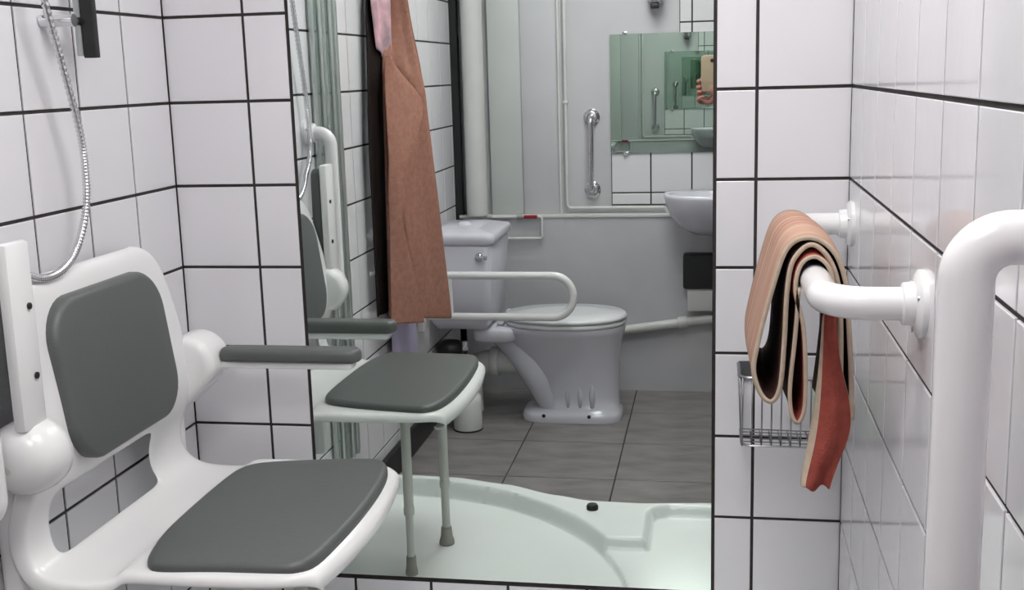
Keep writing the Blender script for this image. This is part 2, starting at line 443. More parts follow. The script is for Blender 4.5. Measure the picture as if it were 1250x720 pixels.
md = shell.modifiers.new('thick', 'SOLIDIFY'); md.thickness = .006; md.offset = 1
md = shell.modifiers.new('smooth', 'SUBSURF'); md.levels = 2; md.render_levels = 2
# pads
sp_out = spline([(-.956, -.46, 0), (-.956, -.33, 0), (-.948, -.27, 0), (-.915, -.232, 0), (-.82, -.205, 0), (-.71, -.188, 0), (-.668, -.196, 0), (-.645, -.24, 0), (-.632, -.33, 0), (-.628, -.45, 0),
                 (-.632, -.57, 0), (-.642, -.67, 0), (-.662, -.708, 0), (-.70, -.718, 0), (-.80, -.724, 0), (-.885, -.732, 0), (-.915, -.722, 0), (-.934, -.68, 0), (-.95, -.59, 0)], 4, True)
slab('seat_pad', [(p.x, p.y) for p in sp_out], .645, .670, .012, lambda a, b, h: Vector((a, b, h)), PADM, chair, rbot=.004)
bo = []
ya, yb, za, zb, rr = -.655, -.268, .800, 1.078, .075
for cx, cz, a0 in ((yb-rr, zb-rr, 0), (ya+rr, zb-rr, 90), (ya+rr, za+rr, 180), (yb-rr, za+rr, 270)):
    for k in range(9):
        a = math.radians(a0+k*90/8); bo.append((cx+rr*math.cos(a), cz+rr*math.sin(a)))
def back_place(a, b, h):
    f = (b-.80)/.28; arch = .010*math.sin(PI*(a-ya)/(yb-ya))
    return Vector((-1.082-.036*f+h, a, b+(arch if b > .94 else -arch)*abs(b-.94)/.14))
slab('back_pad', bo, 0.0, .030, .012, back_place, PADM, chair, rbot=.004)
# rounded pivot housings each side
for yh, nm in ((-.147, 'far'), (-.752, 'near')):
    s = 1 if nm == 'far' else -1
    if nm == 'far':
        drop = spline([(-1.083+.062*math.cos(a), .856+.064*math.sin(a), 0) for a in (math.radians(q) for q in (-10, 15, 40, 65, 90, 115, 140, 165, 190))] + [(-1.143, .80, 0), (-1.130, .765, 0), (-1.112, .757, 0), (-1.082, .782, 0), (-1.044, .815, 0)], 4, True)
        hub = slab('arm_pivot', [(p.x, p.y) for p in drop], -.055, .050, .020, lambda a, b, h: Vector((a, yh+h, b)), PLAST, chair, seg=5)
    else:
        hub = lathe('arm_pivot', [(.0, .046), (.022, .0445), (.040, .038), (.053, .026), (.061, .006), (.063, -.022), (.060, -.040), (.05, -.050), (.0, -.054)], (-1.094, yh, .850), PLAST, chair, axis=(0, s, 0), n=32)
    if nm == 'near': lathe('screw_cap', [(.0, .0035), (.007, .003), (.009, .0), (.009, -.006)], (-1.100, yh-.0425, .843), LEGM, hub, axis=(0, -1, 0), n=14)
# lowered armrest, by the mirror
yA = -.142
arm = box('armrest', -1.05, -.735, yA-.019, yA+.019, .846, .862, PLAST, chair, bev=.006)
add = spline([(-1.0, yA-.026, 0), (-.86, yA-.027, 0), (-.745, yA-.026, 0), (-.724, yA-.014, 0), (-.719, yA, 0), (-.724, yA+.014, 0), (-.745, yA+.026, 0), (-.86, yA+.027, 0), (-1.0, yA+.026, 0), (-1.022, yA+.012, 0), (-1.024, yA-.012, 0)], 4, True)
slab('arm_pad', [(p.x, p.y) for p in add], .861, .889, .011, lambda a, b, h: Vector((a, b, h)), PADM, arm, rbot=.008)
# raised armrest, nearest the camera
yB = -.752
arm2 = box('armrest', -1.090, -1.068, yB-.032, yB+.032, .90, 1.202, PLAST, chair, bev=.007)
for zz in (.985, 1.098): lathe('screw', [(.0, .003), (.0055, .002), (.0055, -.004)], (-1.067, yB+.012, zz), BLACK, arm2, axis=(1, 0, 0), n=12)
add = spline([(yB-.027, .96, 0), (yB-.027, 1.15, 0), (yB-.016, 1.185, 0), (yB, 1.19, 0), (yB+.016, 1.185, 0), (yB+.027, 1.15, 0), (yB+.027, .96, 0), (yB+.014, .935, 0), (yB-.014, .935, 0)], 4, True)
slab('arm_pad', [(p.x, p.y) for p in add], .0, .028, .011, lambda a, b, h: Vector((-1.091-h, a, b)), PADM, arm2, rbot=.006)
# legs
def leg(x, y, flare):
    l = tube('leg', [(x, y, .643), (x, y, .34)], .0125, LEGM, chair, 14)
    tube('extension_tube', [(x, y, .36), (x, y, TZ+.03)], .0100 if not flare else .0112, LEGM, l, 14)
    lathe('adjuster_collar', [(.0, 0), (.0135, 0), (.0142, .006), (.0142, .018), (.0128, .024), (.0, .024)], (x, y, .335), LEGM, l, n=16)
    lathe('rubber_foot', [(.0, .0), (.021 if flare else .016, .0), (.021 if flare else .016, .008), (.0165 if flare else .0135, .022), (.0142 if flare else .0125, .05), (.0, .05)], (x, y, TZ+.0005), RUBBER, l, n=18)
leg(-.722, -.548, True); leg(-.768, -.345, False)
box('underframe', -1.10, -.70, -.60, -.574, .614, .638, LEGM, chair, bev=.004)
box('underframe', -1.10, -.70, -.33, -.304, .614, .638, LEGM, chair, bev=.004)
box('wall_bracket', XL+.0052, -1.105, -.60, -.30, .84, 1.0, PLAST, chair, bev=.006)
for yy in (-.732, -.180): box('wall_post', XL+.0055, -1.112, yy-.028, yy+.028, .36 if yy < -.5 else .56, .83, PLAST, chair, bev=.014, seg=3)

# ------------------------------------------------------------------ shower riser rail, hose
t = thing('shower_riser_rail', 'chrome and black shower riser rail end on the left tiled wall', 'shower rail', (-1.12, -.40, 1.48))
box('rail_face', -1.132, -1.119, -.415, -.395, 1.490, 2.2, STEEL, t, bev=.002)
box('rail_back', -1.119, -1.096, -.415, -.397, 1.486, 2.2, BLACK, t, bev=.002)
bm = bmesh.new(); add_tube(bm, [(-1.118, -.404, 1.55), (-1.118, -.463, 1.55)], .008, 12); add_tube(bm, [(XL+.005, -.468, 1.55), (-1.10, -.468, 1.55)], .011, 14)
br = finish('wall_bracket', bm, CHROME, t, autosmooth=40)
hose_pts = [(-1.105, -.575, 2.15), (-1.105, -.565, 1.80), (-1.108, -.545, 1.60), (-1.112, -.50, 1.475), (-1.114, -.462, 1.36), (-1.116, -.452, 1.29), (-1.116, -.463, 1.22),
            (-1.115, -.507, 1.155), (-1.113, -.565, 1.125), (-1.115, -.625, 1.122), (-1.122, -.684, 1.145), (-1.132, -.735, 1.175), (-1.139, -.785, 1.205), (-1.140, -.806, 1.25), (-1.140, -.804, 1.31), (-1.140, -.794, 1.386), (-1.140, -.762, 1.52), (-1.140, -.731, 1.652), (-1.14, -.70, 1.80), (-1.14, -.68, 2.0)]
path = spline(hose_pts, 46)
hose = bpy.data.objects.new
t = thing('shower_hose', 'flexible chrome shower hose looping down above the chair back', 'hose', (-1.11, -.57, 1.12))
tube('hose', path, [.0073 if k % 4 < 2 else .0058 for k in range(len(path))], CHROME, t, 10)
lathe('hose_nut', [(.0, 0), (.010, 0), (.0115, .004), (.0115, .026), (.009, .032), (.0, .032)], (-1.14, -.68, 1.99), CHROME, t, n=12)

# ------------------------------------------------------------------ grab rails
def flange(bm, p, ax, r=.044, slim=False):
    add_lathe(bm, [(.0, 0), (r-.006, 0), (r-.006, .005), (r-.009, .007), (.0235, .0085), (.0, .0085)] if slim else [(.0, 0), (r, 0), (r, .007), (r-.006, .011), (.029, .013), (.027, .026), (.0235, .028), (.0, .028)], p, ax, 30)
def rail(name, label, pts, rad, bend, m, ends, group=None, fr=.044, screws=True, sm=None, slim=False):
    t = thing(name, label, 'grab rail', Vector(pts[0]), group)
    tube('bar', rounded_path(pts, bend, 12), rad, m, t, 24)
    for p, ax in ends:
        bm = bmesh.new(); flange(bm, Vector(p), Vector(ax), fr, slim); fl = finish('flange', bm, m, t, autosmooth=35)
        if screws:
            a = Vector(ax); u = Vector((0, 0, 1)) if abs(a.z) < .5 else Vector((1, 0, 0)); v = a.cross(u)
            for k in range(3):
                q = Vector(p)+a*(.007 if slim else .0115)+(fr*(.72 if slim else .80))*(math.cos(2.1*k+.9)*u+math.sin(2.1*k+.9)*v)
                lathe('screw', [(.0, .0022), (.003, .0015), (.0038, -.003)], q, sm or STEEL, fl, axis=ax, n=10)
    return t
XT = XR-PROUD
rail('grab_rail', 'white horizontal grab rail on the right wall carrying a towel', [(XT, -.862, 1.135), (.142, -.862, 1.135), (.142, -.083, 1.135), (XT, -.083, 1.135)], .0215, .062, ENAMEL,
     [((XT, -.862, 1.135), (-1, 0, 0)), ((XT, -.083, 1.135), (-1, 0, 0))])
rail('grab_rail', 'thick white upright grab rail in the right foreground', [(XT, -1.43, 1.302), (.194, -1.43, 1.302), (.194, -1.43, .55), (XT, -1.43, .55)], .0215, .068, ENAMEL,
     [((XT, -1.43, 1.302), (-1, 0, 0)), ((XT, -1.43, .55), (-1, 0, 0))], slim=True)
XW = XL+PROUD
rail('grab_rail', 'white upright grab rail on the left wall, seen in the mirror behind the raised armrest', [(XW, -.845, 1.285), (-1.092, -.845, 1.285), (-1.092, -.845, .78), (XW, -.845, .78)], .0185, .055, ENAMEL,
     [((XW, -.845, 1.285), (1, 0, 0)), ((XW, -.845, .78), (1, 0, 0))], fr=.038)
rail('grab_rail', 'short chrome upright grab bar on the back wall left of the small mirror', [(-.542, YF, 1.237), (-.542, YF+.055, 1.237), (-.542, YF+.055, .915), (-.542, YF, .915)], .0125, .03, CHROME,
     [((-.542, YF, 1.237), (0, 1, 0)), ((-.542, YF, .915), (0, 1, 0))], fr=.037)
# hinged support rail by the toilet
YD = -2.02
t = thing('support_rail', 'white hinged drop-down support rail beside the toilet', 'grab rail', (XW, YD, .57))
tube('loop', rounded_path([(XW+.02, YD, .660), (-.542, YD, .660), (-.542, YD, .494), (XW+.02, YD, .494)], .082, 14), .0155, ENAMEL, t, 18)
tube('strut', [(-1.035, YD, .655), (-1.035, YD, .498)], .0125, ENAMEL, t, 14)
box('hinge_plate', XW, XW+.03, YD-.05, YD+.05, .44, .72, ENAMEL, t, bev=.006)

# ------------------------------------------------------------------ towel on the right rail
t = thing('bath_towel', 'peach and brick red striped towel folded over the white horizontal grab rail', 'towel', (.14, -.62, .83))
CLO = [PEACH, SHADET, HEM]
def zig(amp):
    return lambda u, f: Vector((amp*math.sin(5*f+4*u), 0, .006*math.sin(4*f)))
outer = spline([(.197, .93, 0), (.194, 1.0, 0), (.188, 1.08, 0), (.182, 1.135, 0), (.164, 1.178, 0), (.132, 1.197, 0), (.100, 1.182, 0), (.079, 1.12, 0), (.060, 1.04, 0), (.055, 1.0, 0), (.066, .966, 0), (.082, .955, 0),
                (.094, .980, 0), (.099, 1.05, 0), (.102, 1.12, 0), (.110, 1.164, 0), (.134, 1.187, 0), (.158, 1.170, 0), (.174, 1.13, 0), (.180, 1.06, 0), (.182, .94, 0)], 6)
bm = add_ribbon(bmesh.new(), [(p.x, p.y) for p in outer], -.70, -.36, .007, .002, 10, zig(.002)); finish('outer_fold', bm, [PEACH, SHADET, HEM], t)
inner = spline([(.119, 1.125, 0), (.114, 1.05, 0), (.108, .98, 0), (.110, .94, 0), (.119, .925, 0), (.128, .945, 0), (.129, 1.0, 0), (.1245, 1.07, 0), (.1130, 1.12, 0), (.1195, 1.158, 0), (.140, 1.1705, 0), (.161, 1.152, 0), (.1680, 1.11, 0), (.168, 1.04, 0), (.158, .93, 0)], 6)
bm = add_ribbon(bmesh.new(), [(p.x, p.y) for p in inner], -.705, -.51, .006, .001, 8, zig(.0015)); finish('inner_fold', bm, [SHADET, BRICK, HEM], t)
# red tail that turns its face to the room
bm = bmesh.new(); rowsT = []
TL = [(1.10, .152, .172), (1.02, .150, .176), (.96, .144, .196), (.91, .138, .200), (.87, .132, .182), (.834, .125, .170), (.826, .126, .168)]
for th in (0, .007):
    for i, (z, xa, xb) in enumerate(TL):
        rowsT.append([bm.verts.new((xa+(xb-xa)*k/6, -.708+th+.010*math.sin(k*1.1+i*.5)-.004*i/6+.02*(1-z)*0, z+.006*math.sin(k*1.7)*(i > 4))) for k in range(7)])
n = len(TL)
for i in range(n-1):
    for k in range(6):
        f = bm.faces.new((rowsT[i][k], rowsT[i][k+1], rowsT[i+1][k+1], rowsT[i+1][k])); f.material_index = 1 if k == 0 else 0
        bm.faces.new((rowsT[n+i][k], rowsT[n+i+1][k], rowsT[n+i+1][k+1], rowsT[n+i][k+1]))
    for k in (0, 6): bm.faces.new((rowsT[i][k], rowsT[i+1][k], rowsT[n+i+1][k], rowsT[n+i][k])).material_index = 1
for i in (0, n-1):
    for k in range(6): bm.faces.new((rowsT[i][k], rowsT[i][k+1], rowsT[n+i][k+1], rowsT[n+i][k]))
tail = finish('tail', bm, [BRICK, HEM], t)
md = tail.modifiers.new('s', 'SUBSURF'); md.levels = 1; md.render_levels = 2

# ------------------------------------------------------------------ wire basket
t = thing('wire_basket', 'chrome wire soap basket in the corner of the tiles, behind the towel', 'basket', (.15, -.06, .69))
x0, x1, y0, y1 = .050, .250, -.125, -.009
rim = rounded_path([(x0, y1, .835), (x0, y0, .835), (x1, y0, .835), (x1, y1, .835)], .02, 6)
tube('rim', rim, .004, WIREM, t, 8)
box('back_plate', x0, x0+.055, y1, y1+.003, .80, .84, WIREM, t)
low = rounded_path([(x0+.004, y1, .695), (x0+.004, y0+.004, .695), (x1-.004, y0+.004, .695), (x1-.004, y1, .695)], .02, 6)
tube('lower_rim', low, .0022, WIREM, t, 6)
bm = bmesh.new()
for k in range(11):
    x = x0+.006+(x1-x0-.012)*k/10
    add_tube(bm, [(x, y0, .835), (x, y0+.004, .695), (x, y1, .69)], .0017, 6)
for k in range(6):
    y = y0+.01+(y1-y0-.012)*k/5
    add_tube(bm, [(x0, y, .835), (x0+.004, y, .695), (x1-.004, y, .692), (x1, y, .835)], .0017, 6)
finish('wires', bm, WIREM, t)
bt = thing('shampoo_bottle', 'pale green bottle standing in the wire basket by the corner', 'bottle', (.215, -.065, .699))
lathe('body', [(.0, 0), (.022, 0), (.0235, .004), (.0235, .10), (.02, .115), (.010, .122), (.0, .122)], (.215, -.065, .698), BOTTLEG, bt)
lathe('cap', [(.0, 0), (.011, 0), (.011, .024), (.0, .026)], (.215, -.065, .820), PLAST, bt, n=16)

# ------------------------------------------------------------------ folded shower screen against left wall
t = thing('folding_shower_screen', 'folded shower screen panels with aluminium edges against the left wall', 'shower screen', (-1.135, -1.0, .225))
ypos = [-.905, -.955, -1.005, -1.05]
for k, y in enumerate(ypos):
    xx = -1.155+.006*(k % 2)
    p = box('panel', xx, xx+.006, y-.04, y-.008, .24, 2.0, FROST, t)
    tube('edge_profile', [(xx+.004, y, .235), (xx+.004, y, 2.01)], .0085, STEEL, t, 10)
tube('edge_profile', [(-1.147, -1.098, .235), (-1.147, -1.098, 2.01)], .010, STEEL, t, 10)
# ------------------------------------------------------------------ towels on the hook
t = thing('towel_hook', 'small chrome hook high on the left wall holding the salmon towel', 'hook', (XW, -1.66, 1.98))
lathe('plate', [(.0, 0), (.022, 0), (.022, .006), (.0, .008)], (XW, -1.66, 1.98), CHROME, t, axis=(1, 0, 0), n=18)
tube('prong', rounded_path([(XW+.005, -1.66, 1.98), (XW+.05, -1.66, 1.965), (XW+.058, -1.66, 2.0)], .015), .006, CHROME, t, 10)
def interp(tab, z):
    for a, b in zip(tab, tab[1:]):
        if a[0] >= z >= b[0]:
            f = (a[0]-z)/(a[0]-b[0]); return [p+(q-p)*f for p, q in zip(a, b)]
    return tab[-1] if z < tab[-1][0] else tab[0]
def cloth(name, tab, zbot, NXc, NZc, foldf, m, th=.008):
    """tab rows (z, xl, yl, xr, yr); hangs from the top row to the bottom"""
    bm = bmesh.new(); G = []
    for i in range(NZc+1):
        v = i/NZc; row = []
        for j in range(NXc+1):
            s = j/NXc
            ztop, zb = tab[0][0], zbot(s)
            z = ztop+(zb-ztop)*v
            _, xl, yl, xr, yr = interp(tab, z)
            row.append(bm.verts.new((xl+(xr-xl)*s+foldf(s, z), yl+(yr-yl)*s, z)))
        G.append(row)
    for i in range(NZc):
        for j in range(NXc): bm.faces.new((G[i][j], G[i][j+1], G[i+1][j+1], G[i+1][j]))
    o = finish(name, bm, m); md = o.modifiers.new('t', 'SOLIDIFY'); md.thickness = th; md.offset = -1
    md = o.modifiers.new('s', 'SUBSURF'); md.levels = 1; md.render_levels = 1
    return o
tabT = [(1.95, -1.120, -1.625, -1.07, -1.66), (1.69, -1.122, -1.585, -1.04, -1.60), (1.47, -1.122, -1.490, -1.035, -1.69), (1.0, -1.120, -1.425, -1.02, -1.77), (.60, -1.120, -1.385, -1.012, -1.83), (.40, -1.120, -1.38, -1.01, -1.85)]
def foldT(s, z):
    # one hem wraps across the front: a step running diagonally down the cloth
    cl = interp([(1.95, .05), (1.53, .12), (1.40, .62), (1.15, .26), (1.0, .18), (.78, .42), (.4, .5)], z)[1]
    st = sstep(cl-.03, cl+.02, s)
    return .026*st*min(1, max(0, (1.6-z)*4)) - .014*sstep(cl+.04, cl+.5, s)*min(1, max(0, (1.6-z)*4)) + .012*math.sin(8*s+1.5*z)*min(1, (1.95-z)*2) + .004*math.sin(21*s+3*z)
tw = cloth('bath_towel', tabT, lambda s: .625-.10*s+(.03 if .36 < s < .48 else 0), 52, 70, foldT, TERRY)
tabF = [(1.51, -1.092, -1.452, -1.085, -1.462), (1.45, -1.092, -1.44, -1.060, -1.53), (1.38, -1.090, -1.43, -1.020, -1.61), (1.33, -1.088, -1.425, -1.006, -1.625), (1.25, -1.086, -1.42, -1.012, -1.56), (1.15, -1.086, -1.415, -1.030, -1.47), (1.06, -1.09, -1.405, -1.05, -1.435), (.945, -1.09, -1.40, -1.050, -1.425), (.70, -1.09, -1.375, -1.020, -1.49), (.57, -1.09, -1.37, -1.015, -1.54)]
fl = cloth('flap', tabF, lambda s: .605-.03*s, 18, 60, lambda s, z: .012*math.sin(PI*s), TERRY, .007)
fl.parent = tw
tag(tw, 'long salmon brown towel hanging on the left wall before the toilet', 'towel')
tabP = [(1.95, -1.146, -1.62, -1.14, -1.68), (1.60, -1.146, -1.56, -1.14, -1.72), (.5, -1.146, -1.54, -1.142, -1.86), (.30, -1.146, -1.55, -1.142, -1.88)]
tw = cloth('hand_towel', tabP, lambda s: .34, 24, 40, lambda s, z: .003*math.sin(14*s+z), LILAC, .004)
tag(tw, 'lilac cloth hanging behind the salmon towel, showing below its hem', 'towel')
BROWN = mat('near_black_brown_strip', (.016, .011, .010), .95, spec=.1, noise=(40, .6, (.024, .016, .014)), bump=(300, .6, .003))
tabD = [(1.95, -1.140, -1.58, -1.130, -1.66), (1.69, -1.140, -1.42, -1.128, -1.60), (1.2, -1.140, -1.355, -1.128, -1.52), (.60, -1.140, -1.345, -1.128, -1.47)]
tw = cloth('dark_strip', tabD, lambda s: .63, 14, 40, lambda s, z: .005*math.sin(9*s+2*z), BROWN, .005)  # near-black strip added to fill the dark band beside the towel
tag(tw, 'dark brown strip added behind the salmon towel for the dark band along one edge', 'cloth')
tabG = [(1.95, -1.128, -1.56, -1.110, -1.62), (1.70, -1.125, -1.415, -1.100, -1.58), (1.48, -1.125, -1.47, -1.10, -1.56)]
tw = cloth('wash_cloth', tabG, lambda s: 1.53-.06*s, 12, 24, lambda s, z: .006*math.sin(10*s), PINK, .004)
tag(tw, 'small pink patterned cloth hanging over the top of the salmon towel', 'cloth')

# ------------------------------------------------------------------ toilet
TY = -2.34
toilet = thing('toilet', 'white ceramic toilet with cistern, seen from its side in the mirror', 'toilet', (-.62, TY, 0))
def ring(cx, ax_f, ax_b, wy, z, n=40, sq=2.2):
    out = []
    for k in range(n):
        a = 2*PI*k/n; c, s = math.cos(a), math.sin(a)
        e = 2/sq; rx = ax_f if c > 0 else ax_b
        out.append(Vector((cx+rx*math.copysign(abs(c)**e, c), TY+wy*math.copysign(abs(s)**e, s), z)))
    return out
def loft(name, rings, m, parent, cap=True):
    bm = bmesh.new(); R = [[bm.verts.new(p) for p in r] for r in rings]; n = len(R[0])
    for A, B in zip(R, R[1:]):
        for k in range(n): bm.faces.new((A[k], A[(k+1) % n], B[(k+1) % n], B[k]))
    if cap: bm.faces.new(list(reversed(R[0]))); bm.faces.new(R[-1])
    return finish(name, bm, m, parent, autosmooth=60)
loft('bowl', [ring(-.585, .205, .215, .125, .0, sq=4), ring(-.585, .207, .217, .127, .022, sq=4), ring(-.585, .200, .208, .120, .038, sq=4), ring(-.578, .186, .150, .100, .05, sq=3),
              ring(-.575, .182, .150, .097, .10, sq=2.8), ring(-.575, .184, .170, .102, .18, sq=2.6), ring(-.580, .192, .222, .120, .26, sq=2.4), ring(-.595, .215, .270, .150, .33), ring(-.60, .232, .300, .172, .375),
              ring(-.60, .238, .310, .180, .395), ring(-.60, .236, .308, .178, .405)], CERAM, toilet)
# trapway behind the bowl and outlet pipe
tube('trapway', spline([(-.655, TY+.03, .02), (-.70, TY+.042, .11), (-.745, TY+.042, .20), (-.80, TY+.025, .29), (-.875, TY, .375)], 8), [.050+.0009*k for k in range(33)], CERAM, toilet, 20)
tube('outlet_pipe', spline([(-.76, TY+.02, .235), (-.90, TY, .232), (-1.0, TY, .215), (-1.03, TY, .14), (-1.03, TY, .01)], 8), .050, PIPEW, toilet, 20)
lathe('outlet_collar', [(.0, 0), (.062, 0), (.064, .006), (.064, .03), (.06, .036), (.0, .036)], (-.905, TY, .231), PIPEW, toilet, axis=(-1, 0, 0))
loft('back_shelf', [ring(-.90, .09, .10, .14, .345, sq=4), ring(-.90, .10, .10, .155, .36, sq=4), ring(-.90, .10, .10, .155, .395, sq=4), ring(-.90, .09, .09, .145, .404, sq=4)], CERAM, toilet)
loft('seat', [ring(-.605, .240, .262, .180, .406), ring(-.605, .246, .268, .186, .412), ring(-.605, .246, .268, .186, .420), ring(-.605, .240, .262, .180, .426)], LID, toilet)
lid = loft('lid', [ring(-.605, .238, .262, .180, .4275), ring(-.605, .247, .270, .188, .434), ring(-.605, .247, .270, .188, .441), ring(-.605, .236, .26, .178, .449), ring(-.605, .12, .14, .09, .454)], LID, toilet)
for dy in (-.07, .07): lathe('seat_hinge', [(.0, -.03), (.014, -.03), (.014, .03), (.0, .03)], (-.875, TY+dy, .428), LID, lid, axis=(0, 1, 0), n=14)
for dx in (-.10, .09): lathe('floor_bolt', [(.0, .006), (.007, .004), (.008, 0)], (-.60+dx, TY+.1225, .030), BLACK, toilet, axis=(0, 1, 0), n=12)
# vertical flutes moulded in the foot
bm = bmesh.new()
for dx in (-.03, .02, .07): add_tube(bm, [(-.57+dx, TY+.088, .06), (-.57+dx, TY+.09, .12), (-.57+dx, TY+.086, .19)], [.012, .014, .006], 10)
finish('flute', bm, CERAM, toilet)
# cistern
def rrect(x0, x1, y0, y1, r, n=5):
    out = []
    for cx, cy_, a0 in ((x1-r, y1-r, 0), (x0+r, y1-r, 90), (x0+r, y0+r, 180), (x1-r, y0+r, 270)):
        for k in range(n+1):
            a = math.radians(a0+90*k/n); out.append((cx+r*math.cos(a), cy_+r*math.sin(a)))
    return out
def rr3(x0, x1, y0, y1, r, z): return [Vector((a, b, z)) for a, b in rrect(x0, x1, y0, y1, r)]
CX0, CX1 = XW+.004, -.885
cist = loft('cistern', [rr3(CX0+.02, CX1-.035, TY-.17, TY+.17, .03, .41), rr3(CX0+.005, CX1-.02, TY-.19, TY+.19, .03, .44), rr3(CX0, CX1-.008, TY-.20, TY+.20, .03, .62), rr3(CX0, CX1, TY-.205, TY+.205, .03, .755), rr3(CX0+.004, CX1-.004, TY-.20, TY+.20, .03, .760)], CERAM, toilet)
lid2 = loft('cistern_lid', [rr3(CX0+.004, CX1-.002, TY-.203, TY+.203, .03, .761), rr3(CX0, CX1+.012, TY-.215, TY+.215, .03, .772), rr3(CX0, CX1+.014, TY-.217, TY+.217, .03, .795), rr3(CX0, CX1+.006, TY-.21, TY+.21, .03, .806), rr3(CX0+.01, CX1-.02, TY-.185, TY+.185, .03, .812), rr3(CX0+.03, CX1-.06, TY-.15, TY+.15, .03, .822)], CERAM, toilet)
lathe('lid_knob', [(.0, 0), (.03, 0), (.028, .008), (.018, .014), (.0, .016)], (-1.03, TY+.02, .822), CERAM, lid2)
lv = lathe('flush_lever', [(.0, 0), (.016, 0), (.017, .006), (.012, .012), (.0, .014)], (-.935, TY+.203, .715), CHROME, cist, axis=(0, 1, 0), n=18)
tube('lever_arm', spline([(-.935, TY+.214, .715), (-.918, TY+.222, .714), (-.900, TY+.222, .711)], 5), [.006]*6+[.008]*5, CHROME, lv, 10)
# ------------------------------------------------------------------ toilet brush
t = thing('toilet_brush', 'black handled toilet brush in a white pot on the floor beside the toilet', 'toilet brush', (-1.0, -2.11, 0))
lathe('pot', [(.0, 0.004), (.058, .004), (.060, .008), (.060, .12), (.056, .142), (.046, .150), (.030, .152), (.012, .152), (.0, .152)], (-1.0, -2.11, 0), PLAST, t)
lathe('base_ring', [(.0, 0), (.061, 0), (.061, .006), (.0, .006)], (-1.0, -2.11, 0), BLACK, t)
tube('handle', [(-1.0, -2.11, .15), (-1.0, -2.11, .34)], .009, BLACK, t, 12)
lathe('handle_cap', [(.0, 0), (.012, 0), (.014, .01), (.012, .035), (.0, .04)], (-1.0, -2.11, .335), CHROME, t, n=14)
b = thing('added_dark_bin', 'made-up black bin that darkens the shadow between cistern and left wall', 'bin', (-1.095, -2.235, 0))  # invented bin, put in to fill the dark area under the cistern
lathe('body', [(.0, 0), (.042, 0), (.048, .01), (.056, .30), (.058, .31), (.053, .31), (.046, .02), (.0, .02)], (-1.095, -2.235, 0), BLACK, b)
lathe('lid', [(.0595, 0), (.0595, .01), (.045, .03), (.0, .038)], (-1.095, -2.235, .311), BLACK, b)

# ------------------------------------------------------------------ pipes on the back wall
YB = YF+.055
t = thing('soil_pipe', 'thick white vertical pipe rising behind the cistern in the corner', 'pipe', (-1.07, YF+.06, .82))
tube('pipe', [(-1.062, YF+.06, .811), (-1.062, YF+.06, ZC)], .048, PIPEW, t, 24)
t = thing('water_pipe', 'thin white pipe running down the back wall and along to the basin', 'pipe', (-.655, YF+.02, .83))
tube('pipe', rounded_path([(-.655, YF+.019, ZC), (-.655, YF+.019, .835), (-.215, YF+.019, .835), (-.20, YF+.019, .78)], .02), .0075, PIPEW, t, 12)
for z in (1.30, 1.9): box('clip', -.665, -.645, YF, YF+.03, z, z+.014, PIPEW, t, bev=.002)
t = thing('water_pipe', 'thin white pipe hung straight down the back wall, left of its twin', 'pipe', (-.68, YF+.02, .82))
tube('pipe', [(-.684, YF+.021, ZC), (-.684, YF+.021, .811)], .006, PIPEW, t, 12)
t = thing('cistern_feed_pipe', 'small rectangular loop of white pipe by the cistern, with a valve', 'pipe', (-.85, YB+.02, .70))
tube('pipe', rounded_path([(-.99, YB+.02, .80), (-.99, YB+.02, .803), (-.765, YB+.02, .803), (-.765, YB+.02, .705), (-.92, YB+.02, .705)], .012), .007, PIPEW, t, 12)
lathe('valve_body', [(.0, 0), (.011, 0), (.011, .03), (.0, .03)], (-.878, YB+.02, .803), STEEL, t, axis=(1, 0, 0), n=12)
box('valve_handle', -.845, -.785, YB+.024, YB+.036, .797, .812, RED, t, bev=.003)
t = thing('waste_pipe', 'white waste pipe sloping along the back wall from basin to toilet', 'pipe', (-.3, YB+.02, .28))
tube('pipe', rounded_path([(.10, YB+.025, .70), (.10, YB+.025, .352), (-.02, YB+.025, .342), (-.84, YB+.025, .225), (-.95, YB+.025, .22)], .03), .021, PIPEW, t, 16)
lathe('coupling', [(.022, 0), (.027, .002), (.027, .04), (.022, .042)], (-.16, YB+.025, .322), PIPEW, t, axis=(1, 0, .143), n=18)

# ------------------------------------------------------------------ back wall: mirror, basin, boxes
YS = YF+.006+PROUD
t = thing('wall_mirror', 'small frameless greenish mirror on the tiles above the hand basin', 'mirror', (-.2, YS, 1.075))
box('glass', -.456, .12, YS+.001, YS+.007, 1.076, 1.592, MIRROR2, t)
for x in (-.39, .05):
    box('mirror_clip', x-.012, x+.012, YS, YS+.012, 1.066, 1.082, CHROME, t, bev=.002)
    box('mirror_clip', x-.012, x+.012, YS, YS+.012, 1.588, 1.602, CHROME, t, bev=.002)
bs = thing('hand_basin', 'white ceramic hand basin on the back wall at the mirror edge', 'basin', (-.0, YF+.2, .72))
def bring(cx, wx, y0, y1, z, n=40, sq=2.4):
    out = []; ym = y0+.35*(y1-y0)
    for k in range(n):
        a = 2*PI*k/n; c, s = math.cos(a), math.sin(a); e = 2/sq
        ry = (y1-ym) if s > 0 else (ym-y0)
        out.append(Vector((cx+wx*math.copysign(abs(c)**e, c), ym+ry*math.copysign(abs(s)**e, s), z)))
    return out
b0 = YB+.001
